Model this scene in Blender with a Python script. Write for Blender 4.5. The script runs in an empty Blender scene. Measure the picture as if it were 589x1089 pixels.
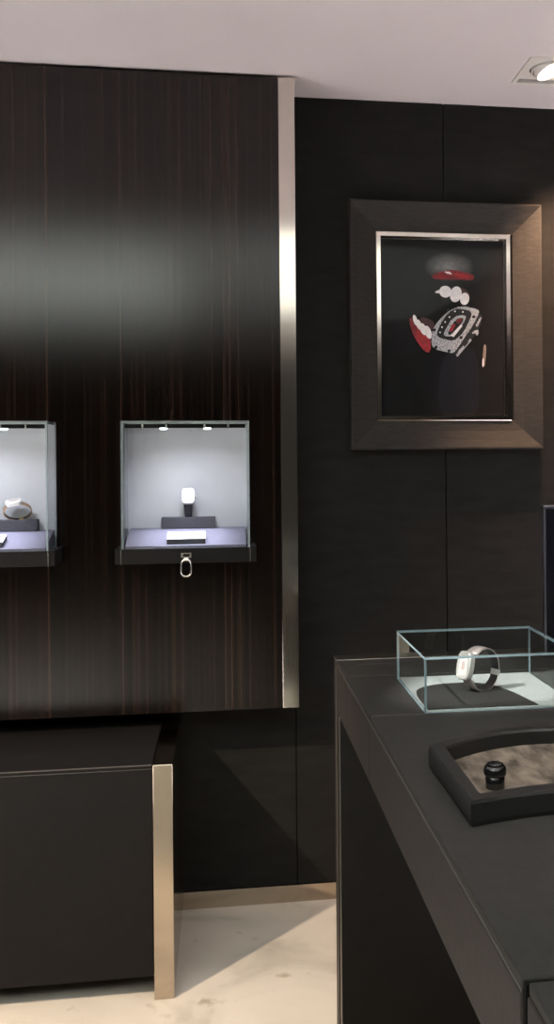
import bpy, bmesh, math, random
from mathutils import Vector, Matrix, Euler
random.seed(7)
PI = math.pi
C = bpy.context.scene.collection
SC = bpy.context.scene

# ------------------------------------------------------------------ materials
def new_mat(name):
    m = bpy.data.materials.new(name); m.use_nodes = True
    nt = m.node_tree
    return m, nt, nt.nodes['Principled BSDF'], nt.nodes['Material Output']

def pbr(name, col, rough=.5, metal=0., spec=.5, noise=None, bump=None, emit=None, estr=0., coat=0., aniso=0.):
    """noise=(scale3, amount) varies the colour, bump=(scale3, strength, dist) the surface"""
    m, nt, b, o = new_mat(name)
    b.inputs['Base Color'].default_value = (*col, 1)
    b.inputs['Roughness'].default_value = rough
    b.inputs['Metallic'].default_value = metal
    b.inputs['Specular IOR Level'].default_value = spec
    b.inputs['Coat Weight'].default_value = coat
    if emit:
        b.inputs['Emission Color'].default_value = (*emit, 1)
        b.inputs['Emission Strength'].default_value = estr
    tc = nt.nodes.new('ShaderNodeTexCoord')
    def nz(scale3, detail=4):
        mp = nt.nodes.new('ShaderNodeMapping'); mp.inputs['Scale'].default_value = scale3
        n = nt.nodes.new('ShaderNodeTexNoise'); n.inputs['Scale'].default_value = 1; n.inputs['Detail'].default_value = detail
        nt.links.new(tc.outputs['Object'], mp.inputs['Vector']); nt.links.new(mp.outputs['Vector'], n.inputs['Vector'])
        return n
    if noise:
        n = nz(noise[0]); r = nt.nodes.new('ShaderNodeValToRGB'); a = noise[1]
        r.color_ramp.elements[0].position = .3; r.color_ramp.elements[1].position = .7
        r.color_ramp.elements[0].color = (*[max(0, c*(1-a)) for c in col], 1)
        r.color_ramp.elements[1].color = (*[min(1, c*(1+a)) for c in col], 1)
        nt.links.new(n.outputs['Fac'], r.inputs['Fac']); nt.links.new(r.outputs['Color'], b.inputs['Base Color'])
    if bump:
        n = nz(bump[0], 5); bp = nt.nodes.new('ShaderNodeBump')
        bp.inputs['Strength'].default_value = bump[1]; bp.inputs['Distance'].default_value = bump[2]
        nt.links.new(n.outputs['Fac'], bp.inputs['Height']); nt.links.new(bp.outputs['Normal'], b.inputs['Normal'])
    return m

def wood_mat():
    m, nt, b, o = new_mat('dark_striped_veneer')
    tc = nt.nodes.new('ShaderNodeTexCoord')
    def streak(sx, sz, det):
        mp = nt.nodes.new('ShaderNodeMapping'); mp.inputs['Scale'].default_value = (sx, 3, sz)
        n = nt.nodes.new('ShaderNodeTexNoise'); n.inputs['Scale'].default_value = 1; n.inputs['Detail'].default_value = det
        nt.links.new(tc.outputs['Object'], mp.inputs['Vector']); nt.links.new(mp.outputs['Vector'], n.inputs['Vector'])
        return n
    a = streak(75, .07, 3); c = streak(290, .15, 2)
    mx = nt.nodes.new('ShaderNodeMath'); mx.operation = 'MULTIPLY_ADD'; mx.inputs[1].default_value = .4
    nt.links.new(c.outputs['Fac'], mx.inputs[0]); nt.links.new(a.outputs['Fac'], mx.inputs[2])
    r = nt.nodes.new('ShaderNodeValToRGB')
    e = r.color_ramp.elements
    e[0].position = .54; e[0].color = (.0026, .0018, .0015, 1)
    e[1].position = .92; e[1].color = (.026, .0122, .0078, 1)
    k = r.color_ramp.elements.new(.72); k.color = (.0064, .0035, .0026, 1)
    nt.links.new(mx.outputs[0], r.inputs['Fac']); nt.links.new(r.outputs['Color'], b.inputs['Base Color'])
    b.inputs['Specular IOR Level'].default_value = 0
    b.inputs['Roughness'].default_value = .8
    g = nt.nodes.new('ShaderNodeBsdfGlossy'); g.distribution = 'BECKMANN'; g.inputs['Roughness'].default_value = .19
    fr_ = nt.nodes.new('ShaderNodeFresnel'); fr_.inputs['IOR'].default_value = 1.55
    mix = nt.nodes.new('ShaderNodeMixShader')
    nt.links.new(fr_.outputs[0], mix.inputs[0]); nt.links.new(b.outputs[0], mix.inputs[1]); nt.links.new(g.outputs[0], mix.inputs[2])
    nt.links.new(mix.outputs[0], o.inputs['Surface'])
    return m

def glass_mat(name='clear_glass', tint=(.97, .985, .98), refl=1.0):
    m, nt, b, o = new_mat(name); nt.nodes.remove(b)
    t = nt.nodes.new('ShaderNodeBsdfTransparent'); t.inputs['Color'].default_value = (*tint, 1)
    g = nt.nodes.new('ShaderNodeBsdfGlossy'); g.inputs['Roughness'].default_value = .004
    f = nt.nodes.new('ShaderNodeFresnel'); f.inputs['IOR'].default_value = 1.5
    geo = nt.nodes.new('ShaderNodeNewGeometry')
    inv = nt.nodes.new('ShaderNodeMath'); inv.operation = 'SUBTRACT'; inv.inputs[0].default_value = refl
    sc = nt.nodes.new('ShaderNodeMath'); sc.operation = 'MULTIPLY'; sc.inputs[1].default_value = refl
    nt.links.new(geo.outputs['Backfacing'], sc.inputs[0]); nt.links.new(sc.outputs[0], inv.inputs[1])
    mu = nt.nodes.new('ShaderNodeMath'); mu.operation = 'MULTIPLY'
    nt.links.new(f.outputs[0], mu.inputs[0]); nt.links.new(inv.outputs[0], mu.inputs[1])
    mix = nt.nodes.new('ShaderNodeMixShader')
    nt.links.new(mu.outputs[0], mix.inputs[0]); nt.links.new(t.outputs[0], mix.inputs[1]); nt.links.new(g.outputs[0], mix.inputs[2])
    nt.links.new(mix.outputs[0], o.inputs['Surface'])
    return m

def floor_mat():
    m, nt, b, o = new_mat('cream_marble')
    tc = nt.nodes.new('ShaderNodeTexCoord')
    n = nt.nodes.new('ShaderNodeTexNoise'); n.inputs['Scale'].default_value = 3.2; n.inputs['Detail'].default_value = 8; n.inputs['Distortion'].default_value = 1.2
    n2 = nt.nodes.new('ShaderNodeTexNoise'); n2.inputs['Scale'].default_value = 9; n2.inputs['Detail'].default_value = 4
    for q in (n, n2): nt.links.new(tc.outputs['Object'], q.inputs['Vector'])
    r = nt.nodes.new('ShaderNodeValToRGB'); e = r.color_ramp.elements
    e[0].position = .3; e[0].color = (.48, .435, .375, 1); e[1].position = .62; e[1].color = (.71, .65, .565, 1)
    k = e.new(.43); k.color = (.65, .595, .52, 1)
    nt.links.new(n.outputs['Fac'], r.inputs['Fac'])
    r2 = nt.nodes.new('ShaderNodeValToRGB'); f = r2.color_ramp.elements
    f[0].position = .27; f[0].color = (.62, .58, .52, 1); f[1].position = .36; f[1].color = (1, 1, 1, 1)
    nt.links.new(n2.outputs['Fac'], r2.inputs['Fac'])
    mu = nt.nodes.new('ShaderNodeMix'); mu.data_type = 'RGBA'; mu.blend_type = 'MULTIPLY'; mu.inputs[0].default_value = 1
    nt.links.new(r.outputs['Color'], mu.inputs[6]); nt.links.new(r2.outputs['Color'], mu.inputs[7])
    nt.links.new(mu.outputs[2], b.inputs['Base Color'])
    b.inputs['Roughness'].default_value = .38; b.inputs['Specular IOR Level'].default_value = .35
    return m

def sparkle_mat():
    m, nt, b, o = new_mat('pave_silver')
    tc = nt.nodes.new('ShaderNodeTexCoord')
    v = nt.nodes.new('ShaderNodeTexVoronoi'); v.inputs['Scale'].default_value = 320
    nt.links.new(tc.outputs['Object'], v.inputs['Vector'])
    r = nt.nodes.new('ShaderNodeValToRGB'); e = r.color_ramp.elements
    e[0].position = .1; e[0].color = (.85, .85, .88, 1); e[1].position = .75; e[1].color = (.16, .16, .17, 1)
    nt.links.new(v.outputs['Distance'], r.inputs['Fac']); nt.links.new(r.outputs['Color'], b.inputs['Base Color'])
    b.inputs['Roughness'].default_value = .5
    return m

def mist_mat(cx, cz, rx, rz, base, col):
    """printed soft grey patch: a blot of its own in the photographic print"""
    m, nt, b, o = new_mat('printed_dark_photograph')
    tc = nt.nodes.new('ShaderNodeTexCoord')
    mp = nt.nodes.new('ShaderNodeMapping'); mp.inputs['Location'].default_value = (-cx/rx, 0, -cz/rz); mp.inputs['Scale'].default_value = (1/rx, 0, 1/rz)
    nt.links.new(tc.outputs['Object'], mp.inputs['Vector'])
    g = nt.nodes.new('ShaderNodeTexGradient'); g.gradient_type = 'SPHERICAL'
    nt.links.new(mp.outputs['Vector'], g.inputs['Vector'])
    n = nt.nodes.new('ShaderNodeTexNoise'); n.inputs['Scale'].default_value = 60; n.inputs['Detail'].default_value = 8; n.inputs['Roughness'].default_value = .8
    nt.links.new(tc.outputs['Object'], n.inputs['Vector'])
    mu = nt.nodes.new('ShaderNodeMath'); mu.operation = 'MULTIPLY'
    nt.links.new(g.outputs['Fac'], mu.inputs[0]); nt.links.new(n.outputs['Fac'], mu.inputs[1])
    r = nt.nodes.new('ShaderNodeValToRGB'); e = r.color_ramp.elements
    e[0].position = .0; e[0].color = (*base, 1); e[1].position = .62; e[1].color = (*col, 1)
    nt.links.new(mu.outputs[0], r.inputs['Fac']); nt.links.new(r.outputs['Color'], b.inputs['Base Color'])
    b.inputs['Roughness'].default_value = .06; b.inputs['Specular IOR Level'].default_value = .13
    return m

M = {}
M['wood'] = wood_mat()
M['leather_wall'] = pbr('charcoal_leather_wall', (.0128, .0122, .0118), .6, spec=.15, noise=((9, 9, 40), .25), bump=((120, 120, 420), .35, .002))
M['leather_frame'] = pbr('charcoal_leather_frame', (.029, .0258, .0238), .6, spec=.25, noise=((30, 30, 160), .25), bump=((110, 110, 480), .4, .002))
M['leather_bench'] = pbr('charcoal_leather_bench', (.0080, .0073, .0075), .6, spec=.16, noise=((40, 40, 60), .15), bump=((500, 500, 300), .25, .001))
M['leather_top'] = pbr('charcoal_leather_counter', (.026, .0253, .0243), .6, spec=.2, noise=((60, 60, 60), .14), bump=((420, 420, 420), .25, .001))
M['leather_side'] = pbr('brown_black_leather_edge', (.031, .0262, .0242), .65, spec=.2, noise=((60, 60, 60), .14), bump=((420, 420, 420), .25, .001))
M['leather_tray'] = pbr('black_grained_leather', (.012, .012, .012), .42, spec=.5, bump=((700, 700, 700), .3, .001))
M['dark'] = pbr('near_black_lacquer', (.0055, .005, .0046), .55, spec=.12, noise=((30, 30, 30), .2))
M['groove'] = pbr('black_groove', (.004, .004, .004), .8, spec=.1)
M['stitch'] = pbr('grey_thread', (.065, .06, .056), .7, noise=((300, 300, 300), .2))
M['suede'] = pbr('taupe_suede', (.13, .107, .087), .9, spec=.1, noise=((38, 17, 30), .7), bump=((300, 300, 300), .3, .002))
M['steel'] = pbr('champagne_steel', (.72, .675, .61), .11, 1., bump=((700, 700, 2), .05, .001))
M['steel_bench'] = pbr('polished_champagne_steel', (.50, .425, .34), .13, 1., bump=((500, 500, 2), .03, .001))
M['steel_mirror'] = pbr('brushed_dark_steel', (.36, .33, .29), .3, 1., bump=((3, 3, 3), .01, .001))
M['nickel'] = pbr('satin_nickel', (.78, .76, .72), .25, 1., bump=((300, 300, 300), .04, .001))
M['ceil'] = pbr('pale_ceiling_paint', (.71, .65, .665), .7, spec=.25, noise=((2, 2, 2), .03))
M['white_metal'] = pbr('white_enamel', (.72, .68, .65), .5, noise=((40, 40, 40), .03))
M['lens'] = pbr('lit_lamp_lens', (1, 1, 1), .4, emit=(1, .90, .76), estr=14)
M['led'] = pbr('lit_led_lens', (1, 1, 1), .4, emit=(.92, .95, 1), estr=9)
M['ceil_light'] = pbr('luminous_ceiling_sheet', (.9, .9, .9), .5, emit=(.95, 1, .93), estr=1.4)
M['strip_light'] = pbr('luminous_strip_sheet', (.9, .9, .9), .5, emit=(.92, 1, .92), estr=7.5)
M['glass'] = glass_mat()
M['picture_glass'] = glass_mat('low_reflection_picture_glass', (.98, .98, .98), 0.)
M['glass_edge'] = pbr('polished_glass_edge', (.50, .56, .59), .12, spec=.9, noise=((40, 40, 40), .1))
M['glass_edge_teal'] = pbr('teal_polished_glass_edge', (.29, .40, .44), .12, spec=.7, noise=((40, 40, 40), .1))
M['glass_edge'].node_tree.nodes['Principled BSDF'].inputs['Transmission Weight'].default_value = .35
M['liner'] = pbr('white_case_lining', (.60, .60, .63), .6, spec=.2, noise=((20, 20, 20), .03))
M['deck'] = pbr('lavender_grey_suede', (.20, .195, .25), .85, spec=.1, noise=((200, 200, 200), .1))
M['block'] = pbr('slate_display_leather', (.045, .043, .052), .6, noise=((200, 200, 200), .15))
M['card'] = pbr('white_card', (.82, .82, .82), .6, noise=((90, 90, 90), .02))
M['pale_base'] = pbr('pale_grey_felt', (.36, .39, .39), .85, spec=.1, noise=((150, 150, 150), .06))
M['dark_shape'] = pbr('dark_grey_matte', (.035, .034, .033), .85, spec=.1, noise=((150, 150, 150), .12))
M['white_gold'] = pbr('diamond_set_white_gold', (.86, .84, .80), .3, .55, noise=((1400, 1400, 1400), .12), bump=((1500, 1500, 1500), .5, .0006))
M['rose_gold'] = pbr('rose_gold', (.80, .55, .42), .25, 1., noise=((300, 300, 300), .06))
M['bracelet'] = pbr('pinkish_white_gold_links', (.84, .74, .72), .3, .6, noise=((400, 400, 400), .15))
M['yellow_gold'] = pbr('yellow_gold', (.75, .52, .25), .28, 1., noise=((300, 300, 300), .06))
M['strap_dark'] = pbr('dark_leather_strap', (.022, .017, .020), .55, bump=((900, 900, 900), .3, .0006))
M['strap_brown'] = pbr('brown_leather_strap', (.33, .19, .085), .45, bump=((900, 900, 900), .3, .0006))
M['dial'] = pbr('pale_watch_dial', (.68, .62, .60), .35, noise=((500, 500, 500), .25))
M['dial_mark'] = pbr('rosy_dial_mark', (.50, .38, .36), .4, noise=((500, 500, 500), .2))
M['gloss_black'] = pbr('gloss_black_resin', (.008, .008, .009), .12, spec=.6, bump=((60, 60, 60), .03, .001))
M['screen'] = pbr('dark_glossy_screen', (.010, .010, .014), .12, spec=.5, noise=((3, 3, 3), .1))
M['silver_rim'] = pbr('grey_violet_aluminium', (.30, .29, .34), .35, 1., noise=((200, 200, 200), .05))
# photographic print colours
M['p_lip'] = pbr('printed_dark_red', (.20, .012, .018), .45, noise=((120, 120, 120), .35))
M['p_lip2'] = pbr('printed_bright_red', (.34, .018, .026), .45, noise=((110, 110, 110), .4))
M['p_tooth'] = pbr('printed_white', (.90, .86, .86), .45, noise=((70, 70, 70), .12))
M['p_gum'] = pbr('printed_shadow_red', (.055, .018, .018), .45, noise=((120, 120, 120), .4))
M['p_silver'] = sparkle_mat()
M['p_dark'] = pbr('printed_black', (.008, .008, .010), .45, noise=((300, 300, 300), .3))
M['p_grey'] = pbr('printed_blue_grey', (.020, .020, .0245), .06, spec=.13, noise=((8, 8, 3), .2))
M['p_tan'] = pbr('printed_tan', (.23, .17, .14), .45, noise=((100, 100, 30), .3))

# ------------------------------------------------------------------ geometry helpers
def add_box(bm, x0, x1, y0, y1, z0, z1, bev=0., seg=2):
    t = bmesh.new()
    bmesh.ops.create_cube(t, size=1)
    for v in t.verts:
        v.co = Vector(((x0+x1)/2 + v.co.x*(x1-x0), (y0+y1)/2 + v.co.y*(y1-y0), (z0+z1)/2 + v.co.z*(z1-z0)))
    if bev > 0:
        bmesh.ops.bevel(t, geom=t.edges[:], offset=bev, segments=seg, affect='EDGES', profile=.5)
    merge(bm, t)

def merge(bm, t, mx=None, mi=None):
    if mx is not None: bmesh.ops.transform(t, matrix=mx, verts=t.verts)
    vm = {v: bm.verts.new(v.co) for v in t.verts}
    for f in t.faces:
        try:
            nf = bm.faces.new([vm[v] for v in f.verts]); nf.material_index = f.material_index if mi is None else mi; nf.smooth = f.smooth
        except ValueError: pass
    t.free()

def add_prism(bm, pts, d0, d1, axis='z', bev=0., mi=0):
    """outline pts (2-D) extruded from d0 to d1 along axis; x: (y,z)  y: (x,z)  z: (x,y)"""
    t = bmesh.new()
    def P(p, d): return {'x': (d, p[0], p[1]), 'y': (p[0], d, p[1]), 'z': (p[0], p[1], d)}[axis]
    a = [t.verts.new(P(p, d0)) for p in pts]; b = [t.verts.new(P(p, d1)) for p in pts]
    n = len(pts)
    t.faces.new(a); t.faces.new(b[::-1])
    for i in range(n): t.faces.new((a[i], b[i], b[(i+1) % n], a[(i+1) % n]))
    bmesh.ops.recalc_face_normals(t, faces=t.faces)
    if bev > 0:
        bmesh.ops.bevel(t, geom=[e for e in t.edges], offset=bev, segments=2, affect='EDGES', profile=.5)
    merge(bm, t, mi=mi)

def add_lathe(bm, prof, n=32, mx=None, smooth=True, closed=False):
    """prof: list of (r, z); r==0 closes with a pole"""
    t = bmesh.new(); rings = []
    for r, z in prof:
        if r < 1e-6: rings.append([t.verts.new((0, 0, z))])
        else: rings.append([t.verts.new((r*math.cos(2*PI*k/n), r*math.sin(2*PI*k/n), z)) for k in range(n)])
    pairs = list(zip(rings, rings[1:]))
    if closed: pairs.append((rings[-1], rings[0]))
    for a, b in pairs:
        for k in range(n):
            k2 = (k+1) % n
            if len(a) == 1 and len(b) == 1: continue
            if len(a) == 1: f = t.faces.new((a[0], b[k], b[k2]))
            elif len(b) == 1: f = t.faces.new((a[k], a[k2], b[0]))
            else: f = t.faces.new((a[k], a[k2], b[k2], b[k]))
            f.smooth = smooth
    bmesh.ops.recalc_face_normals(t, faces=t.faces)
    merge(bm, t, mx)

def add_tube(bm, pts, r, n=10, closed=False):
    t = bmesh.new(); P = [Vector(p) for p in pts]; m = len(P); rings = []
    for i, p in enumerate(P):
        d = (P[(i+1) % m] - P[i-1]) if closed else (P[min(i+1, m-1)] - P[max(i-1, 0)])
        d.normalize()
        u = d.orthogonal() if abs(d.y) > .95 else d.cross(Vector((0, 1, 0)))
        u.normalize(); w = d.cross(u)
        rings.append([t.verts.new(p + u*r*math.cos(2*PI*k/n) + w*r*math.sin(2*PI*k/n)) for k in range(n)])
    for i in range(m if closed else m-1):
        a, b = rings[i], rings[(i+1) % m]
        for k in range(n):
            f = t.faces.new((a[k], a[(k+1) % n], b[(k+1) % n], b[k])); f.smooth = True
    if not closed: t.faces.new(rings[0]); t.faces.new(rings[-1])
    bmesh.ops.recalc_face_normals(t, faces=t.faces)
    merge(bm, t)

def plate_with_holes(bm, u0, u1, v0, v1, d0, d1, holes, axis):
    """slab in the (u,v) plane with rectangular holes; axis 'y': u=x v=z, axis 'z': u=x v=y"""
    us = sorted({u0, u1, *[h[0] for h in holes], *[h[1] for h in holes]}); vs = sorted({v0, v1, *[h[2] for h in holes], *[h[3] for h in holes]})
    def solid(i, j):
        if i < 0 or j < 0 or i >= len(us)-1 or j >= len(vs)-1: return False
        cu, cv = (us[i]+us[i+1])/2, (vs[j]+vs[j+1])/2
        return not any(h[0] < cu < h[1] and h[2] < cv < h[3] for h in holes)
    t = bmesh.new(); cache = {}
    def V(u, v, d):
        k = (u, v, d)
        if k not in cache: cache[k] = t.verts.new((u, d, v) if axis == 'y' else (u, v, d))
        return cache[k]
    for i in range(len(us)-1):
        for j in range(len(vs)-1):
            if not solid(i, j): continue
            a, b, c, e = us[i], us[i+1], vs[j], vs[j+1]
            for d in (d0, d1): t.faces.new((V(a, c, d), V(b, c, d), V(b, e, d), V(a, e, d)))
            for (di, dj, p, q) in ((-1, 0, (a, c), (a, e)), (1, 0, (b, c), (b, e)), (0, -1, (a, c), (b, c)), (0, 1, (a, e), (b, e))):
                if not solid(i+di, j+dj):
                    t.faces.new((V(*p, d0), V(*q, d0), V(*q, d1), V(*p, d1)))
    bmesh.ops.recalc_face_normals(t, faces=t.faces)
    merge(bm, t)

def obj(name, bm, mats, parent=None, off=None):
    me = bpy.data.meshes.new(name)
    if off is not None: bmesh.ops.translate(bm, vec=-Vector(off), verts=bm.verts)
    bmesh.ops.recalc_face_normals(bm, faces=bm.faces) if name not in ('photographic_print',) else None
    bm.to_mesh(me); bm.free()
    o = bpy.data.objects.new(name, me); C.objects.link(o)
    for m in (mats if isinstance(mats, (list, tuple)) else [mats]): me.materials.append(m)
    if parent is not None: o.parent = parent
    return o

def tag(o, label, cat, group=None):
    o['label'] = label; o['category'] = cat
    if group: o['group'] = group
    return o
def thing(name, label, cat, loc, rot=(0, 0, 0), group=None):
    o = bpy.data.objects.new(name, None); C.objects.link(o); o.empty_display_size = .05
    o.location = loc; o.rotation_euler = rot
    return tag(o, label, cat, group)
def struct(name, bm, m):
    o = obj(name, bm, m); o['kind'] = 'structure'; return o
def dup(root, loc, label):
    r = root.copy(); C.objects.link(r); r.location = loc; r['label'] = label
    for ch in list(root.children):
        c = ch.copy(); C.objects.link(c); c.parent = r
        for g in list(ch.children):
            d = g.copy(); C.objects.link(d); d.parent = c
    return r
def bx(*a, **k):
    bm = bmesh.new(); add_box(bm, *a, **k); return bm

def pane(name, x0, x1, y0, y1, z0, z1, parent, glass='glass', edge='glass_edge'):
    """glass sheet: the two large faces are clear, the four polished edges catch light"""
    bm = bx(x0, x1, y0, y1, z0, z1)
    bm.faces.ensure_lookup_table()
    th = min(x1-x0, y1-y0, z1-z0)
    ax = [x1-x0, y1-y0, z1-z0].index(th)
    bmesh.ops.recalc_face_normals(bm, faces=bm.faces)
    for f in bm.faces: f.material_index = 0 if abs(f.normal[ax]) > .9 else 1
    return obj(name, bm, [M[glass], M[edge]], parent)

# ------------------------------------------------------------------ room shell
YW = 3.197; HC = 2.6
XL, XR, YB = -3.2, 2.6, -4.6
SPOT = (.995, 2.888)          # visible gimbal downlight
bm = bmesh.new(); add_box(bm, XL-.1, XR+.1, YB-.1, YW+.1, -.1, 0); struct('floor', bm, floor_mat())
bm = bmesh.new(); plate_with_holes(bm, XL-.1, XR+.1, YB-.1, YW+.1, HC, HC+.012, [(SPOT[0]-.086, SPOT[0]+.086, SPOT[1]-.088, SPOT[1]+.088)], 'z')
add_box(bm, XL-.1, XR+.1, YB-.1, YW+.1, HC+.16, HC+.2)
struct('ceiling', bm, M['ceil'])
# back wall: leather covered panels with narrow open joints over a black board
bm = bmesh.new()
seams = [XL-.1, -1.788, -1.285, -.782, -.279, .224, .727, 1.23, 1.733, 2.236, XR+.1]
for a, b in zip(seams, seams[1:]):
    add_box(bm, a+.0012, b-.0012, YW, YW+.03, .0, HC, bev=.0022)
add_box(bm, XL-.1, XR+.1, YW+.031, YW+.1, 0, HC)
struct('wall_back', bm, M['leather_wall'])
bm = bx(XL-.1, XL, YB, YW-.002, 0, HC); struct('wall_left', bm, M['leather_wall'])
bm = bx(XR, XR+.1, YB, YW-.002, 0, HC); struct('wall_right', bm, M['leather_wall'])
bm = bx(XL-.1, XR+.1, YB-.1, YB, 0, HC); struct('wall_front', bm, pbr('warm_grey_plaster', (.05, .046, .043), .7, noise=((4, 4, 4), .05)))
bm = bx(XL, XR, YW-.012, YW-.0005, 0, .055, bev=.0012); struct('baseboard_back', bm, M['steel_bench'])

# luminous ceiling light behind the viewpoint (seen mirrored in the lacquered panel)
lt = thing('ceiling_light', 'wide rectangular luminous ceiling light above the shop floor', 'light', (-.65, -.2, HC))
obj('diffuser', bx(-1.75, 2.25, -1.35, 1.3, -.02, -.012), M['ceil_light'], lt)
obj('bright_strip', bx(-1.7, .35, -.85, .2, -.034, -.0205), M['strip_light'], lt)
bm = bmesh.new(); plate_with_holes(bm, -1.78, 2.28, -1.38, 1.33, -.024, -.0005, [(-1.75, 2.25, -1.35, 1.3)], 'z'); obj('frame', bm, M['white_metal'], lt)

# gimbal downlight in the ceiling
sp = thing('ceiling_spotlight', 'square white recessed ceiling spotlight with tilted glowing lamp', 'light', (SPOT[0], SPOT[1], HC))
bm = bmesh.new()
plate_with_holes(bm, -.097, .097, -.098, .098, -.006, -.0004, [(-.084, .084, -.085, .085)], 'z')
obj('bezel', bm, M['white_metal'], sp)
bm = bmesh.new()
n = 40                           # inner plate with a round opening
t = bmesh.new()
def sq(a):
    c_, s_ = math.cos(a), math.sin(a); k = .0785/max(abs(c_), abs(s_)); return (c_*k, s_*k)
for (z, flip) in ((.0035, 0), (.0065, 1)):
    inn = [t.verts.new((.066*math.cos(2*PI*k/n), .066*math.sin(2*PI*k/n), z)) for k in range(n)]
    out = [t.verts.new((*sq(2*PI*(k+.5)/n - PI/n), z)) for k in range(n)]
    for k in range(n): t.faces.new((inn[k], inn[(k+1) % n], out[(k+1) % n], out[k]))
merge(bm, t)
obj('inner_plate', bm, M['white_metal'], sp)
bm = bmesh.new(); plate_with_holes(bm, -.0855, .0855, -.0875, .0875, .012, .14, [(-.0835, .0835, -.0855, .0855)], 'z'); add_box(bm, -.0855, .0855, -.0875, .0875, .1402, .144)
obj('housing', bm, M['dark'], sp)
tilt = Matrix.Rotation(math.radians(-22), 4, 'Y') @ Matrix.Rotation(math.radians(-9), 4, 'X')
bm = bmesh.new(); add_lathe(bm, [(.058, -.004), (.0625, -.004), (.0625, .008), (.058, .008)], 40, closed=True); obj('gimbal_ring', bm, M['white_metal'], sp)
head = Matrix.Translation((0, 0, .012)) @ tilt
bm = bmesh.new(); add_lathe(bm, [(.030, .05), (.044, .048), (.053, .03), (.053, -.012), (.0505, -.012), (.0495, -.008), (.030, .046)], 40, head, closed=True); lh = obj('lamp_head', bm, M['white_metal'], sp)
bm = bmesh.new(); add_lathe(bm, [(0, -.0125), (.030, -.0115), (.0495, -.0085), (.0495, -.0065), (0, -.0065)], 40, head); obj('lens', bm, M['lens'], lh)

# ------------------------------------------------------------------ floating veneer panel
PX0, PX1, PY, PZ0, PZ1 = -2.3, .222, 3.02, .668, 2.59
VX = (-.109, -.674); VZ = 1.128
wp = thing('veneer_wall_panel', 'large dark striped wood wall panel floating above the bench, steel edged', 'panel', (0, 3.1, PZ0))
bm = bmesh.new()
holes = [(x-.1845, x+.1845, VZ+.038, VZ+.4125) for x in VX]
plate_with_holes(bm, PX0, PX1-.050, PZ0, PZ1, PY, PY+.03, holes, 'y')
obj('veneer_face', bm, M['wood'], wp, (0, 3.1, PZ0))
bm = bmesh.new()
add_box(bm, PX1-.0495, PX1, PY-.003, PY+.172, PZ0, PZ1, bev=.001); obj('steel_edge', bm, M['steel'], wp, (0, 3.1, PZ0))
bm = bmesh.new()
add_box(bm, PX0, PX1-.0505, PY+.031, PY+.172, PZ0, PZ0+.03); add_box(bm, PX0, PX1-.0505, PY+.031, PY+.172, PZ1-.03, PZ1)
add_box(bm, PX0, PX0+.03, PY+.031, PY+.172, PZ0+.031, PZ1-.031)
obj('carcass', bm, M['dark'], wp, (0, 3.1, PZ0))

# ------------------------------------------------------------------ glass vitrines set into the panel
def make_vitrine(label, loc):
    r = thing('glass_vitrine', label, 'display case', loc, group='watch vitrines in the wood panel')
    b = bmesh.new(); add_box(b, -.2005, .2005, -.132, -.001, .0, .0435, bev=.001); obj('ledge', b, M['leather_bench'], r)
    b = bmesh.new(); add_box(b, -.1815, .1815, -.1385, -.1325, .001, .0435, bev=.001); dr = obj('drawer_front', b, M['leather_bench'], r)
    for s in (-1, 1): obj('ledge_trim', bx(s*.1828-.0009, s*.1828+.0009, -.1375, -.1325, .001, .0435), M['nickel'], r)
    # pull: small clasp plate carrying a barrel-shaped ring
    b = bmesh.new(); plate_with_holes(b, -.0145, .0145, .017, .031, -.1435, -.139, [(-.009, .009, .0205, .0275)], 'y')
    add_box(b, -.0075, .0075, -.147, -.1395, .0075, .017, bev=.002); obj('clasp', b, M['nickel'], dr)
    b = bmesh.new()
    ring = []
    for k in range(28):
        a = 2*PI*k/28; cx, cz = math.cos(a), math.sin(a)
        ring.append((.0145*math.copysign(abs(cx)**.7, cx)*(1-.18*abs(cz)**3), -.1455-.002, -.012+.024*math.copysign(abs(cz)**.6, cz)))
    add_tube(b, ring, .0030, 10, closed=True); obj('pull_ring', b, M['nickel'], dr)
    # glass hood
    pane('front_pane', -.182, .182, -.130, -.124, .0437, .410, r)
    for s in (-1, 1): pane('side_pane', min(s*.182, s*.176), max(s*.182, s*.176), -.1238, .022, .0437, .410, r)
    pane('top_pane', -.1758, .1758, -.1238, .022, .404, .410, r)
    # lined recess
    b = bmesh.new()
    add_box(b, -.1835, .1835, .080, .086, .0395, .4115)
    for s in (-1, 1): add_box(b, min(s*.1835, s*.1825), max(s*.1835, s*.1825), .0225, .0795, .0395, .4115)
    add_box(b, -.182, .182, .0225, .0795, .4105, .4115); add_box(b, -.182, .182, .0, .0795, .0395, .0430)
    obj('lining', b, M['liner'], r)
    b = bmesh.new(); add_prism(b, [(-.1205, .0437), (-.1205, .050), (.016, .088), (.079, .090), (.079, .0437)], -.172, .172, 'x'); obj('deck', b, M['deck'], r)
    # lamp bar under the glass top
    b = bmesh.new(); add_box(b, -.1715, .1715, -.1205, -.104, .390, .4015, bev=.001); lb = obj('lamp_bar', b, M['dark'], r)
    for x in (-.122, -.054, .054, .122): obj('clip', bx(x-.003, x+.003, -.1215, -.1207, .389, .4018), M['nickel'], lb)
    for x in (-.062, .062):
        b = bmesh.new(); add_lathe(b, [(0, .3855), (.009, .3858), (.011, .3898), (0, .3898)], 20, Matrix.Translation((x, -.1125, 0))); obj('lamp_lens', b, M['led'], lb)
    return r
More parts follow.
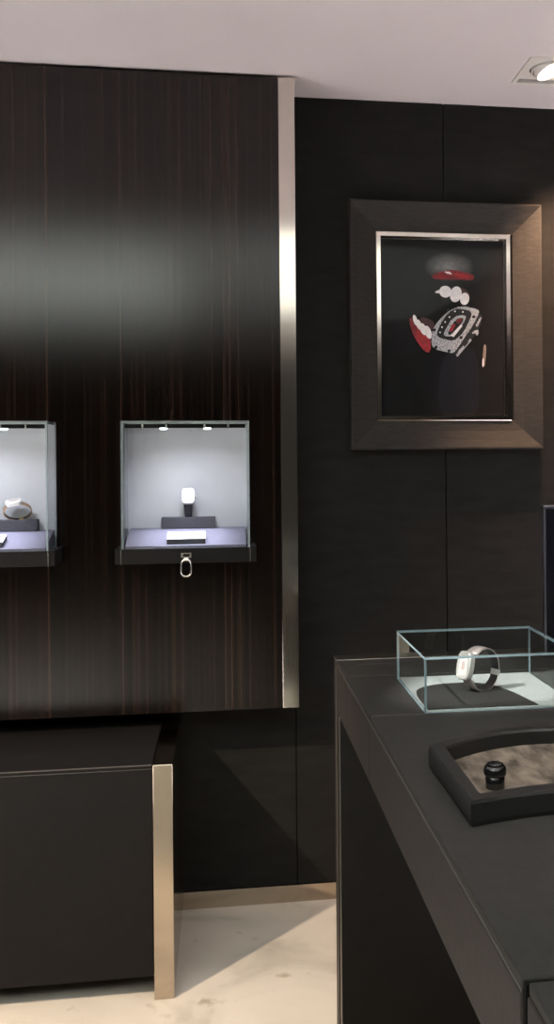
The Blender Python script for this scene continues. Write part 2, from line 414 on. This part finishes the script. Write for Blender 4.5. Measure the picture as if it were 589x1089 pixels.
def vitrine_lights(loc):
    for x, e, size in ((-.062, 6.8, 62), (.062, 6.8, 62), (0, 2.5, 135)):  # outer pair sit at the lenses; the wide centre spot is added fill
        l = bpy.data.lights.new('vitrine_lamp_or_fill', 'SPOT'); l.energy = e; l.color = (.84, .85, 1); l.spot_size = math.radians(size); l.spot_blend = 1; l.shadow_soft_size = .012
        o = bpy.data.objects.new('vitrine_lamp_or_fill', l); C.objects.link(o)
        o.location = (loc[0]+x, loc[1]-.1125, loc[2]+.382)
        d = Vector((-x*.9, .055 if x else .09, -.31)); o.rotation_euler = d.to_track_quat('-Z', 'Y').to_euler()
va = make_vitrine('complete square glass vitrine in wood panel, holding upright dark-strapped watch', (VX[0], PY, VZ))
vb = dup(va, (VX[1], PY, VZ), 'glass vitrine cut off by the left edge, holding a looped gold-brown watch')
for x in VX: vitrine_lights((x, PY, VZ))

# ------------------------------------------------------------------ watches
def tonneau(l, w, n=24, bulge=.14):
    pts = []
    for k in range(n):
        a = 2*PI*k/n; c_, s_ = math.cos(a), math.sin(a)
        u = math.copysign(abs(c_)**.42, c_); v = math.copysign(abs(s_)**.42, s_)
        pts.append((u*l/2*(1-.04*v*v), v*w/2*(1-bulge*u*u)))
    return pts
def make_watch(label, loc, rot, rx, rz, ang, hl, hw, ht, sw0, sw1, mcase, mstrap, mbuckle, st=.0028):
    """closed strap loop in the local XZ plane (lowest point at z=0); the case sits on it at angle ang"""
    r = thing('wristwatch', label, 'watch', loc, rot, 'wristwatches on display')
    def pt(t): return Vector((rx*math.cos(t), 0, rz + rz*math.sin(t)))
    def nrm(t): return Vector((math.cos(t)/rx, 0, math.sin(t)/rz)).normalized()
    # half-angle covered by the case
    d = .0
    while (pt(ang+d)-pt(ang-d)).length < hl*.86 and d < 1.5: d += .01
    N = 44; t = bmesh.new(); rows = []
    for i in range(N+1):
        q = i/N; a = ang + d*.97 + (2*PI - 1.94*d)*q
        w = sw1 + (sw0-sw1)*abs(2*q-1)**1.3
        p, nn = pt(a), nrm(a)
        rows.append([t.verts.new(p + Vector((0, s*w/2*k, 0)) + nn*h) for (s, k, h) in ((-1, 1, 0), (-1, .93, st), (1, .93, st), (1, 1, 0), (1, .9, -.0002), (-1, .9, -.0002))])
    for i in range(N):
        for k in range(6):
            f = t.faces.new((rows[i][k], rows[i+1][k], rows[i+1][(k+1) % 6], rows[i][(k+1) % 6])); f.smooth = k in (1, 4); f.material_index = 1 if k in (3, 4, 5) else 0
    t.faces.new(rows[0]); t.faces.new(rows[-1])
    b = bmesh.new(); merge(b, t); obj('strap', b, [mstrap, M['strap_dark']], r)
    # buckle at the far side of the strap
    a = ang + PI; p, nn = pt(a), nrm(a); tg = Vector((-math.sin(a)*rx, 0, math.cos(a)*rz)).normalized()
    mx = Matrix((( tg.x, 0, nn.x, p.x), (0, 1, 0, 0), (tg.z, 0, nn.z, p.z), (0, 0, 0, 1)))
    t = bmesh.new(); add_box(t, -.006, .006, -sw1/2-.0012, sw1/2+.0012, -.0012, st+.0004, bev=.0008); b = bmesh.new(); merge(b, t, mx); obj('buckle', b, mbuckle, r)
    # case
    c0 = (pt(ang+d)+pt(ang-d))/2; nn = nrm(ang); base = pt(ang)
    tg = Vector((-math.sin(ang)*rx, 0, math.cos(ang)*rz)).normalized(); nn = Vector((tg.z, 0, -tg.x))
    if nn.dot(nrm(ang)) < 0: nn = -nn
    o = base - nn*.002
    mx = Matrix(((tg.x, 0, nn.x, o.x), (0, 1, 0, 0), (tg.z, 0, nn.z, o.z), (0, 0, 0, 1)))
    t = bmesh.new(); add_prism(t, tonneau(hl, hw), 0, ht, 'z', bev=.0012); b = bmesh.new(); merge(b, t, mx); cs = obj('case', b, mcase, r)
    # bezel: raised tonneau ring with screws
    t = bmesh.new(); oo = tonneau(hl*.97, hw*.96); ii = tonneau(hl*.70, hw*.66)
    A = [t.verts.new((*p_, ht)) for p_ in oo]; B = [t.verts.new((*p_, ht+.0016)) for p_ in tonneau(hl*.93, hw*.9)]; D = [t.verts.new((*p_, ht+.0013)) for p_ in ii]; Eo = [t.verts.new((*p_, ht-.0005)) for p_ in ii]
    for R0, R1 in ((A, B), (B, D), (D, Eo)):
        for k in range(24): t.faces.new((R0[k], R0[(k+1) % 24], R1[(k+1) % 24], R1[k]))
    for (sx, sy) in ((1, 1), (1, -1), (-1, 1), (-1, -1)):
        add_lathe(t, [(0, ht+.0024), (.0012, ht+.0023), (.0014, ht+.001)], 8, Matrix.Translation((sx*hl*.36, sy*hw*.33, 0)))
    b = bmesh.new(); merge(b, t, mx); obj('bezel', b, mcase, cs)
    t = bmesh.new(); add_prism(t, tonneau(hl*.69, hw*.65), ht-.0012, ht+.0004, 'z'); b = bmesh.new(); merge(b, t, mx); dl = obj('dial', b, M['dial'], cs)
    t = bmesh.new(); add_prism(t, tonneau(hl*.30, hw*.22), ht+.0004, ht+.0007, 'z')
    b = bmesh.new(); merge(b, t, mx); obj('dial_mark', b, M['dial_mark'], cs)
    t = bmesh.new(); add_lathe(t, [(0, 0), (.0028, 0), (.0033, .0006), (.0033, .0042), (.0028, .005), (0, .005)], 16, Matrix.Translation((0, hw/2-.0008, ht*.5)) @ Matrix.Rotation(-PI/2, 4, 'X')); b = bmesh.new(); merge(b, t, mx); obj('crown', b, mbuckle, cs)
    return r

DECK = VZ + .0900
blk = None
def block_bm():
    b = bmesh.new(); add_box(b, -.081, .081, -.012, .026, 0, .034, bev=.0015); return b
bA = tag(obj('display_block', block_bm(), M['block']), 'dark slate riser block under the upright watch in the complete vitrine', 'display block', 'riser blocks'); bA.location = (-.108, PY+.047, DECK)
bB = bA.copy(); C.objects.link(bB); bB['label'] = 'dark slate riser block under the gold-brown looped watch at left edge'; bB.location = (-.632, PY+.047, DECK)
make_watch('upright watch with white tonneau case and dark strap in complete vitrine', (-.108, PY+.052, DECK+.0345), (0, 0, math.radians(-90)), .024, .0415, math.radians(30), .050, .041, .011, .026, .017, M['white_gold'], M['strap_dark'], M['nickel'])
make_watch('pale-cased watch with looped gold-brown strap in vitrine at left edge', (-.610, PY+.052, DECK+.0360), (math.radians(16), 0, math.radians(14)), .038, .0245, math.radians(106), .048, .039, .011, .026, .017, M['white_gold'], M['strap_brown'], M['yellow_gold'])
def plaque_bm():
    b = bmesh.new(); add_prism(b, [(-.018, .001), (-.018, .016), (.040, .0335), (.040, .0172)], -.055, .055, 'x', mi=0)
    b.normal_update()
    for f in b.faces:
        if f.normal.z > .7: f.material_index = 1
    return b
for x, lab in ((-.110, 'small dark plaque with white top face in front of the upright watch'), (-.674, 'small dark plaque with white top face in front of the gold-brown looped watch')):
    if x > -.2: pq = obj('info_plaque', plaque_bm(), [M['block'], M['card']])
    else: pq = pq.copy(); C.objects.link(pq)
    tag(pq, lab, 'plaque', 'white-topped plaques'); pq.location = (x, PY-.092, VZ+.0526)

# ------------------------------------------------------------------ bench / credenza
BX1 = -.141; BY = 2.664
bn = thing('low_cabinet', 'low charcoal leather cabinet under the wood panel with polished steel end', 'cabinet', (-1.0, 2.9, 0))
off = (-1.0, 2.9, 0)
bm = bmesh.new(); add_box(bm, -2.3, BX1-.0535, BY+.004, 3.180, .060, .608, bev=.0015); obj('body', bm, M['leather_bench'], bn, off)
bm = bmesh.new(); add_box(bm, -2.3, BX1-.0535, BY+.002, 3.180, .6095, .6195, bev=.0015); tp = obj('top', bm, M['leather_bench'], bn, off)
bm = bmesh.new(); add_box(bm, -2.3, BX1-.0545, BY+.0012, BY+.0035, .6175, .6203); add_box(bm, -2.3, BX1-.0545, BY+.0012, BY+.0035, .6078, .6092); obj('edge_seam', bm, M['stitch'], tp)
for_seam = C.objects[-1]; for_seam.location = (1.0, -2.9, 0)
bm = bmesh.new(); add_box(bm, -2.28, BX1-.0535, BY+.16, 3.15, 0, .0595); obj('plinth', bm, M['dark'], bn, off)
bm = bmesh.new(); add_box(bm, BX1-.0515, BX1, BY-.002, 3.184, 0, .6195, bev=.0012); obj('steel_end', bm, M['steel_bench'], bn, off)

# ------------------------------------------------------------------ counter
CX, CZ, CB = .262, .941, .818
ct = thing('display_counter', 'charcoal leather counter carrying the glass watch box, steel far edge', 'counter', (.75, 1.6, 0)); off = (.75, 1.6, 0)
XE = 1.22
def inset(v, s): return v
bm = bmesh.new()
for y0, y1 in ((2.1615, 2.289), (1.8155, 2.1595), (.868, 1.8135)):
    add_box(bm, CX+.002, XE, y0, y1, CZ-.012, CZ, bev=.0022)
add_box(bm, CX+.006, XE-.004, .868, 2.289, CZ-.016, CZ-.0121)
add_box(bm, CX+.002, XE, 2.2895, 2.3445, CZ-.012, CZ, bev=.0022)
top = obj('top', bm, M['leather_top'], ct, off)
bm = bmesh.new()
for y0, y1 in ((2.1615, 2.3445), (1.8155, 2.1595), (.868, 1.8135)):
    add_box(bm, CX, CX+.03, y0, y1, CB, CZ-.0125, bev=.0022)
add_box(bm, CX+.031, XE, .868, 2.289, CB, CZ-.0165)
obj('side_band', bm, M['leather_side'], ct, off)
bm = bmesh.new()
for y in (2.1605, 1.8145): add_box(bm, CX+.004, XE, y-.0012, y+.0012, CZ-.004, CZ-.0006)
add_box(bm, CX+.0012, CX+.0026, .868, 2.344, CZ-.0125, CZ-.0095)
obj('seam', bm, M['stitch'], top)
top.children[0].location = (-.75, -1.6, 0); 
bm = bmesh.new(); add_box(bm, CX+.0015, XE, 2.292, 2.3445, 0, CB-.0005); add_box(bm, CX+.035, XE, 2.2895, 2.3445, CB, CZ-.0165); ep = obj('end_panel', bm, M['dark'], ct, off)
bm = bmesh.new(); add_box(bm, CX+.001, XE, 2.346, 2.406, 0, CZ-.0045, bev=.001); obj('back_panel', bm, M['leather_side'], ct, off)
bm = bmesh.new(); add_box(bm, CX, XE, 2.346, 2.406, CZ-.004, CZ+.0005, bev=.0008); obj('steel_cap', bm, M['steel_mirror'], ct, off)
obj('edge_strip', bx(CX-.0008, CX+.0012, 2.294, 2.300, 0, CB), M['steel_mirror'], ep, off)
obj('edge_strip', bx(CX-.0012, CX+.0008, 2.352, 2.358, 0, CZ-.014), M['steel_mirror'], ep, off)

cn = thing('display_counter', 'counter section nearest the viewer at bottom edge, beyond the black joint', 'counter', (.75, .35, 0)); off = (.75, .35, 0)
bm = bmesh.new(); add_box(bm, CX+.006, XE, -.30, .8605, CZ-.012, CZ, bev=.0022); obj('top', bm, M['leather_top'], cn, off)
bm = bmesh.new(); add_box(bm, CX+.004, XE, -.30, .8605, CB, CZ-.0125, bev=.0022); obj('side_band', bm, M['leather_side'], cn, off)
bm = bmesh.new(); add_box(bm, CX+.006, XE, -.30, -.25, 0, CB-.0005); obj('end_panel', bm, M['dark'], cn, off)
bm = bmesh.new(); add_box(bm, CX+.0035, XE-.004, .8608, .8676, CB, CZ-.0025); obj('joint', bm, M['groove'], cn, off)

# glass box with its base, dark shape and watch
gx0, gx1, gy0, gy1 = .369, .669, 1.816, 2.120
gb = thing('glass_box', 'low square glass display box on the counter covering a silver watch', 'display case', ((gx0+gx1)/2, (gy0+gy1)/2, CZ+.0004))
hx, hy, gt, gh = .150, .152, .0045, .1045
bm = bmesh.new(); add_box(bm, -hx+gt+.0005, hx-gt-.0005, -hy+gt+.0005, hy-gt-.0005, 0, .0035, bev=.0008); obj('base', bm, M['pale_base'], gb)
def chaikin(pts, it=2):
    for _ in range(it):
        q = [pts[0]]
        for a, b in zip(pts, pts[1:]): q += [(a[0]*.75+b[0]*.25, a[1]*.75+b[1]*.25), (a[0]*.25+b[0]*.75, a[1]*.25+b[1]*.75)]
        pts = q + [pts[-1]]
    return pts
bm = bmesh.new(); add_prism(bm, chaikin([(-.1425, -.1445), (-.1425, -.005), (-.120, .040), (-.070, .066), (.012, .066), (.052, -.010), (.073, -.1445)], 3), .0037, .0052, 'z'); obj('dark_shape', bm, M['dark_shape'], gb)  # thin dark grey shape, rounded at the back, over part of the base
pane('front_pane', -hx, hx, -hy, -hy+gt, 0, gh-gt-.0002, gb, edge='glass_edge_teal')
pane('back_pane', -hx, hx, hy-gt, hy, 0, gh-gt-.0002, gb, edge='glass_edge_teal')
pane('side_pane', -hx, -hx+gt, -hy+gt+.0002, hy-gt-.0002, 0, gh-gt-.0002, gb, edge='glass_edge_teal')
pane('side_pane', hx-gt, hx, -hy+gt+.0002, hy-gt-.0002, 0, gh-gt-.0002, gb, edge='glass_edge_teal')
pane('top_pane', -hx, hx, -hy, hy, gh-gt, gh, gb, edge='glass_edge_teal')
make_watch('silver watch standing as a loop inside the glass box on counter', (.516, 1.962, CZ+.0062), (0, 0, math.radians(24)), .037, .042, math.radians(166), .058, .043, .012, .036, .022, M['white_gold'], M['bracelet'], M['white_gold'])

# tray with bowed sides
tx, ty0, ty1 = .502, 1.236, 1.492
tr = thing('leather_tray', 'black leather tray with bowed back and taupe suede floor on counter', 'tray', (tx, 1.4, CZ+.0004))
def arc(hw, y, bow, n=24): return [(-hw + 2*hw*k/n, y + bow*(1-(2*k/n-1)**2)) for k in range(n+1)]
HW = .194
ob, of = arc(HW, ty1-1.4, .085), arc(HW-.002, ty0-1.4, .030)
ib, if_ = arc(HW-.026, ty1-1.4-.012, .072), arc(HW-.024, ty0-1.4+.030, .028)
t = bmesh.new()
def loop(b_, f_, z): return [t.verts.new((x, y, z)) for x, y in b_ + f_[::-1]]
def grow(L, e): return [((x*(1-e)), (y*(1-e))) for x, y in L]
L = [loop(grow(ob, .008), grow(of, .012), 0), loop(ob, of, .006), loop(ob, of, .029), loop(grow(ob, .012), grow(of, .016), .0335), loop(grow(ib, -.014), grow(if_, -.016), .0335), loop(ib, if_, .030), loop(ib, if_, .0075)]
n = len(L[0])
for a, b in zip(L, L[1:]):
    for k in range(n): t.faces.new((a[k], a[(k+1) % n], b[(k+1) % n], b[k]))
t.faces.new(L[0]); t.faces.new(L[-1])
bm = bmesh.new(); merge(bm, t); obj('rim', bm, M['leather_tray'], tr)
t = bmesh.new(); gi = loop(grow(ib, .006), grow(if_, .006), .0078); gj = loop(grow(ib, .008), grow(if_, .008), .0095)
for k in range(n): t.faces.new((gi[k], gi[(k+1) % n], gj[(k+1) % n], gj[k]))
t.faces.new(gi); t.faces.new(gj)
bm = bmesh.new(); merge(bm, t); obj('lining', bm, M['suede'], tr)
# small eyepiece-like knob standing in the tray
bm = bmesh.new()
lp = thing('loupe', 'small glossy black round-topped loupe standing in the tray corner', 'loupe', (.3745, 1.352, CZ+.0102))
add_lathe(bm, [(0, 0), (.0125, 0), (.0135, .001), (.0135, .017), (.0122, .018)], 32); obj('barrel', bm, M['gloss_black'], lp)
bm = bmesh.new(); add_lathe(bm, [(.012, .0181), (.0155, .019), (.0162, .022), (.0162, .027), (.0145, .031), (.0125, .0325), (0, .0328)], 36); obj('cap', bm, M['gloss_black'], lp)
bm = bmesh.new(); add_lathe(bm, [(.0105, .0328), (.0118, .0330), (.0118, .0345), (.008, .0362), (0, .0366)], 32); obj('eye_lens', bm, M['gloss_black'], lp)

# monitor standing at the back of the counter
mo = thing('monitor', 'dark flat screen with thin silver rim standing behind the glass box', 'screen', (.935, 2.262, CZ+.0004))
bm = bx(-.186, .186, -.0075, .012, .012, .366, bev=.002); obj('housing', bm, M['silver_rim'], mo)
bm = bx(-.1815, .1815, -.009, -.0077, .0165, .3575); obj('screen', bm, M['screen'], mo)
bm = bmesh.new(); add_box(bm, -.08, .08, -.028, .026, 0, .005, bev=.0012); add_box(bm, -.025, .025, .0125, .02, .0052, .12); obj('stand', bm, M['silver_rim'], mo)

# ------------------------------------------------------------------ framed photograph
FX0, FX1, FZ0, FZ1 = .405, 1.047, 1.4555, 2.262
IX0, IX1, IZ0, IZ1 = .499, .941, 1.5545, 2.1615
fr = thing('framed_picture', 'framed photo of red lips biting a jewelled watch on dark wall', 'picture', ((FX0+FX1)/2, YW, (FZ0+FZ1)/2)); foff = ((FX0+FX1)/2, YW, (FZ0+FZ1)/2)
def mitre(name, prof, mat, x0, x1, z0, z1, parent, off_):
    """picture frame: profile of (inset, y) swept round the rectangle with mitred corners"""
    t = bmesh.new(); rows = []
    for ins, y in prof:
        rows.append([t.verts.new(p) for p in ((x0+ins, y, z0+ins), (x1-ins, y, z0+ins), (x1-ins, y, z1-ins), (x0+ins, y, z1-ins))])
    m = len(rows)
    for i in range(m):
        for k in range(4): t.faces.new((rows[i][k], rows[i][(k+1) % 4], rows[(i+1) % m][(k+1) % 4], rows[(i+1) % m][k]))
    bmesh.ops.recalc_face_normals(t, faces=t.faces)
    b = bmesh.new(); merge(b, t); return obj(name, b, mat, parent, off_)
mitre('moulding', [(0, YW-.0005), (0, YW-.050), (.003, YW-.054), (.007, YW-.053), (.030, YW-.042), (.060, YW-.030), (.0935, YW-.022), (.0935, YW-.0005)], M['leather_frame'], FX0, FX1, FZ0, FZ1, fr, foff)
mitre('steel_fillet', [(.0005, YW-.001), (.0005, YW-.027), (.0025, YW-.0285), (.0155, YW-.0285), (.0215, YW-.0175), (.0215, YW-.001)], M['steel'], IX0-.0055, IX1+.0055, IZ0-.0055, IZ1+.0055, fr, foff)
# the print: one flat sheet, its motif as thin printed patches in the same mesh
def PXY(px, py): return (.4995 + (px-400.5)*.003185, 2.1605 - (py-250.7)*.003105)
YP = YW-.010
pm = [mist_mat(PXY(476, 284)[0]-foff[0], PXY(476, 284)[1]-foff[2], .085, .05, (.0155, .0155, .016), (.24, .24, .24)), M['p_lip'], M['p_lip2'], M['p_tooth'], M['p_gum'], M['p_silver'], M['p_dark'], M['p_grey'], M['p_tan']]
bm = bmesh.new()
add_box(bm, IX0+.016, IX1-.016, YP, YP+.006, IZ0+.016, IZ1-.016)
lay = [0]
def patch(pts, mi, conv=None):
    lay[0] += 1
    y = YP - .00004*lay[0] - .0001
    P2 = [PXY(*(conv(p) if conv else p)) for p in pts]
    f = bm.faces.new([bm.verts.new((x, y, z)) for x, z in P2]); f.material_index = mi
    f.normal_update()
    if f.normal.y > 0: f.normal_flip()
c1 = lambda p: (440+p[0]/6.544, 260+p[1]/6.544)
c4 = lambda p: (400+p[0]/4.207, 240+p[1]/4.207)
def smooth(pts, it=2):
    for _ in range(it):
        q = []
        for a, b in zip(pts, pts[1:]+pts[:1]): q += [(a[0]*.75+b[0]*.25, a[1]*.75+b[1]*.25), (a[0]*.25+b[0]*.75, a[1]*.25+b[1]*.75)]
        pts = q
    return pts
def ell(cx, cy, rx, ry, rot=0, n=20):
    c_, s_ = math.cos(rot), math.sin(rot)
    return [(cx + rx*math.cos(2*PI*k/n)*c_ - ry*math.sin(2*PI*k/n)*s_, cy + rx*math.cos(2*PI*k/n)*s_ + ry*math.sin(2*PI*k/n)*c_) for k in range(n)]
patch(smooth([(466, 375), (500, 366), (507, 385), (508, 447), (462, 447)]), 7)
patch(smooth([(110, 214), (235, 172), (300, 180), (415, 205), (405, 250), (300, 240), (220, 243), (130, 244)]), 1, c1)
patch(smooth([(250, 196), (330, 200), (380, 212), (375, 236), (300, 228)]), 2, c1)
patch(ell(232, 196, 17, 8, .1), 3, c1)
patch(ell(214, 192, 8, 4, .1), 3, c1); patch(ell(248, 203, 8, 5, .1), 3, c1)
patch(smooth([(255, 285), (330, 296), (378, 335), (380, 380), (350, 400), (300, 330)]), 4, c1)
patch(smooth([(130, 335), (170, 312), (190, 330), (165, 342)]), 3, c1)
patch(ell(210, 328, 43, 41), 3, c1); patch(ell(282, 345, 40, 56, .25), 3, c1); patch(ell(343, 376, 32, 43, .15), 3, c1)
patch(smooth([(180, 405), (255, 425), (250, 470), (205, 460)]), 4, c4)
patch(smooth([(140, 415), (150, 470), (175, 520), (205, 560), (228, 572), (238, 545), (236, 500), (200, 480), (165, 430)]), 2, c4)
patch(smooth([(140, 412), (148, 465), (168, 500), (180, 470), (160, 420)]), 1, c4)
for (x, y, a, b, r_) in ((168, 424, 9, 24, -.25), (184, 444, 11, 24, -.3), (203, 464, 14, 28, -.35), (225, 478, 14, 30, -.3)): patch(ell(x, y, a, b, r_), 3, c4)
# watch in the print
patch([(268, 758), (300, 690), (400, 560), (445, 470), (466, 496), (456, 550), (420, 620), (292, 782)], 6, c1)
patch([(280, 772), (300, 735), (382, 652), (390, 664), (300, 768), (290, 782)], 5, c1)
patch([(330, 700), (350, 680), (372, 668), (368, 680), (340, 712)], 6, c1)
patch(smooth([(392, 606), (436, 588), (440, 612), (426, 636), (416, 612), (394, 622)], 1), 5, c1)
patch([(418, 560), (452, 500), (460, 508), (430, 572)], 5, c1)
patch(smooth([(108, 660), (116, 596), (160, 530), (238, 456), (322, 424), (440, 448), (444, 474), (400, 560), (336, 652), (266, 758), (232, 752), (118, 726)], 1), 5, c1)
patch(smooth([(150, 604), (196, 512), (262, 446), (340, 448), (394, 466), (384, 510), (334, 612), (266, 672), (200, 660), (148, 642)], 1), 6, c1)
patch(smooth([(196, 612), (262, 500), (352, 486), (346, 530), (300, 590), (252, 642), (198, 636)], 1), 5, c1)
patch(smooth([(222, 612), (276, 520), (336, 506), (328, 540), (262, 612), (236, 632)], 1), 6, c1)
patch(smooth([(230, 600), (262, 545), (282, 560), (250, 612)], 1), 2, c1)
patch(smooth([(276, 530), (312, 506), (328, 520), (300, 556)], 1), 1, c1)
patch([(242, 634), (314, 556), (326, 566), (264, 644)], 3, c1)
for x, y in ((275, 464), (236, 505), (206, 540), (184, 576), (170, 612), (330, 468)): patch(ell(x, y, 6, 6, 0, 8), 3, c1)
for x, y in ((130, 597), (406, 501), (316, 646), (140, 716), (231, 740), (228, 457)): patch(ell(x, y, 13, 11, -.6, 10), 6, c1)
patch(smooth([(474, 690), (492, 700), (488, 770), (480, 848), (462, 850), (466, 780)], 1), 8, c1)
patch(smooth([(464, 790), (474, 790), (472, 850), (462, 850)], 1), 3, c1)
obj('photographic_print', bm, pm, fr, foff)
pane('glazing', IX0+.0165, IX1-.0165, YW-.0155, YW-.0135, IZ0+.0165, IZ1-.0165, fr, 'picture_glass')
C.objects[-1].location = Vector((0, 0, 0)) - Vector(foff)

# ------------------------------------------------------------------ lights
def spot(loc, target, e, col, size, blend, soft):
    l = bpy.data.lights.new('spot_lamp', 'SPOT'); l.energy = e; l.color = col; l.spot_size = math.radians(size); l.spot_blend = blend; l.shadow_soft_size = soft
    o = bpy.data.objects.new('spot_lamp', l); C.objects.link(o); o.location = loc
    o.rotation_euler = (Vector(target)-Vector(loc)).to_track_quat('-Z', 'Y').to_euler()
    return o
WARM = (1, .80, .60)
spot((SPOT[0]+.012, SPOT[1]+.004, HC-.052), (1.36, 3.10, 1.6), 175, (1, .62, .38), 84, 1, .025)       # the visible spotlight
spot((-1.75, 1.05, HC-.03), (.0, 2.75, 0), 520, WARM, 38, .7, .03)                        # warm downlight washing the floor from the left
spot((.15, 1.15, HC-.03), (.52, 1.75, .94), 44, (1, .92, .85), 66, .8, .05)                 # over the counter
spot((-.95, 1.35, HC-.03), (.51, 1.97, .96), 330, (1, .96, .92), 9, .5, .03)                  # narrow accent on the glass box
for x_, y_ in ((-1.75, -.1), (-2.5, .9), (-2.6, 1.8), (1.9, .4), (1.9, 1.7)):                                # added unseen fill spots, bounced off the pale floor to brighten the ceiling
    spot((x_, y_, HC-.03), (x_, y_, 0), 1750, (.86, .88, 1), 56, .5, .06)
w = bpy.data.worlds.new('shop'); SC.world = w; w.use_nodes = True
w.node_tree.nodes['Background'].inputs['Color'].default_value = (.02, .02, .022, 1)

# ------------------------------------------------------------------ camera
f, yaw, roll, ppx, ppy = 1050., .1501, .0083, 396.84, 493.12
cam = bpy.data.cameras.new('camera'); co = bpy.data.objects.new('camera', cam); C.objects.link(co)
cam.sensor_fit = 'VERTICAL'; cam.sensor_width = 36; cam.sensor_height = 36
cam.lens = f*36/1089
cam.shift_x = -(ppx-294.5)/1089; cam.shift_y = (ppy-544.5)/1089
cam.clip_start = .02
co.matrix_world = Matrix.Translation((0, 0, 1.41)) @ Matrix.Rotation(-yaw, 4, 'Z') @ Matrix.Rotation(PI/2, 4, 'X') @ Matrix.Rotation(-roll, 4, 'Z')
SC.camera = co
SC.view_settings.view_transform = 'Standard'; SC.view_settings.look = 'None'; SC.view_settings.gamma = 1; SC.view_settings.use_curve_mapping = False
SC.view_settings.exposure = 0
SC.cycles.max_bounces = 10; SC.cycles.transparent_max_bounces = 24; SC.cycles.glossy_bounces = 6
SC.cycles.sample_clamp_indirect = 25
SC.cycles.use_denoising = True
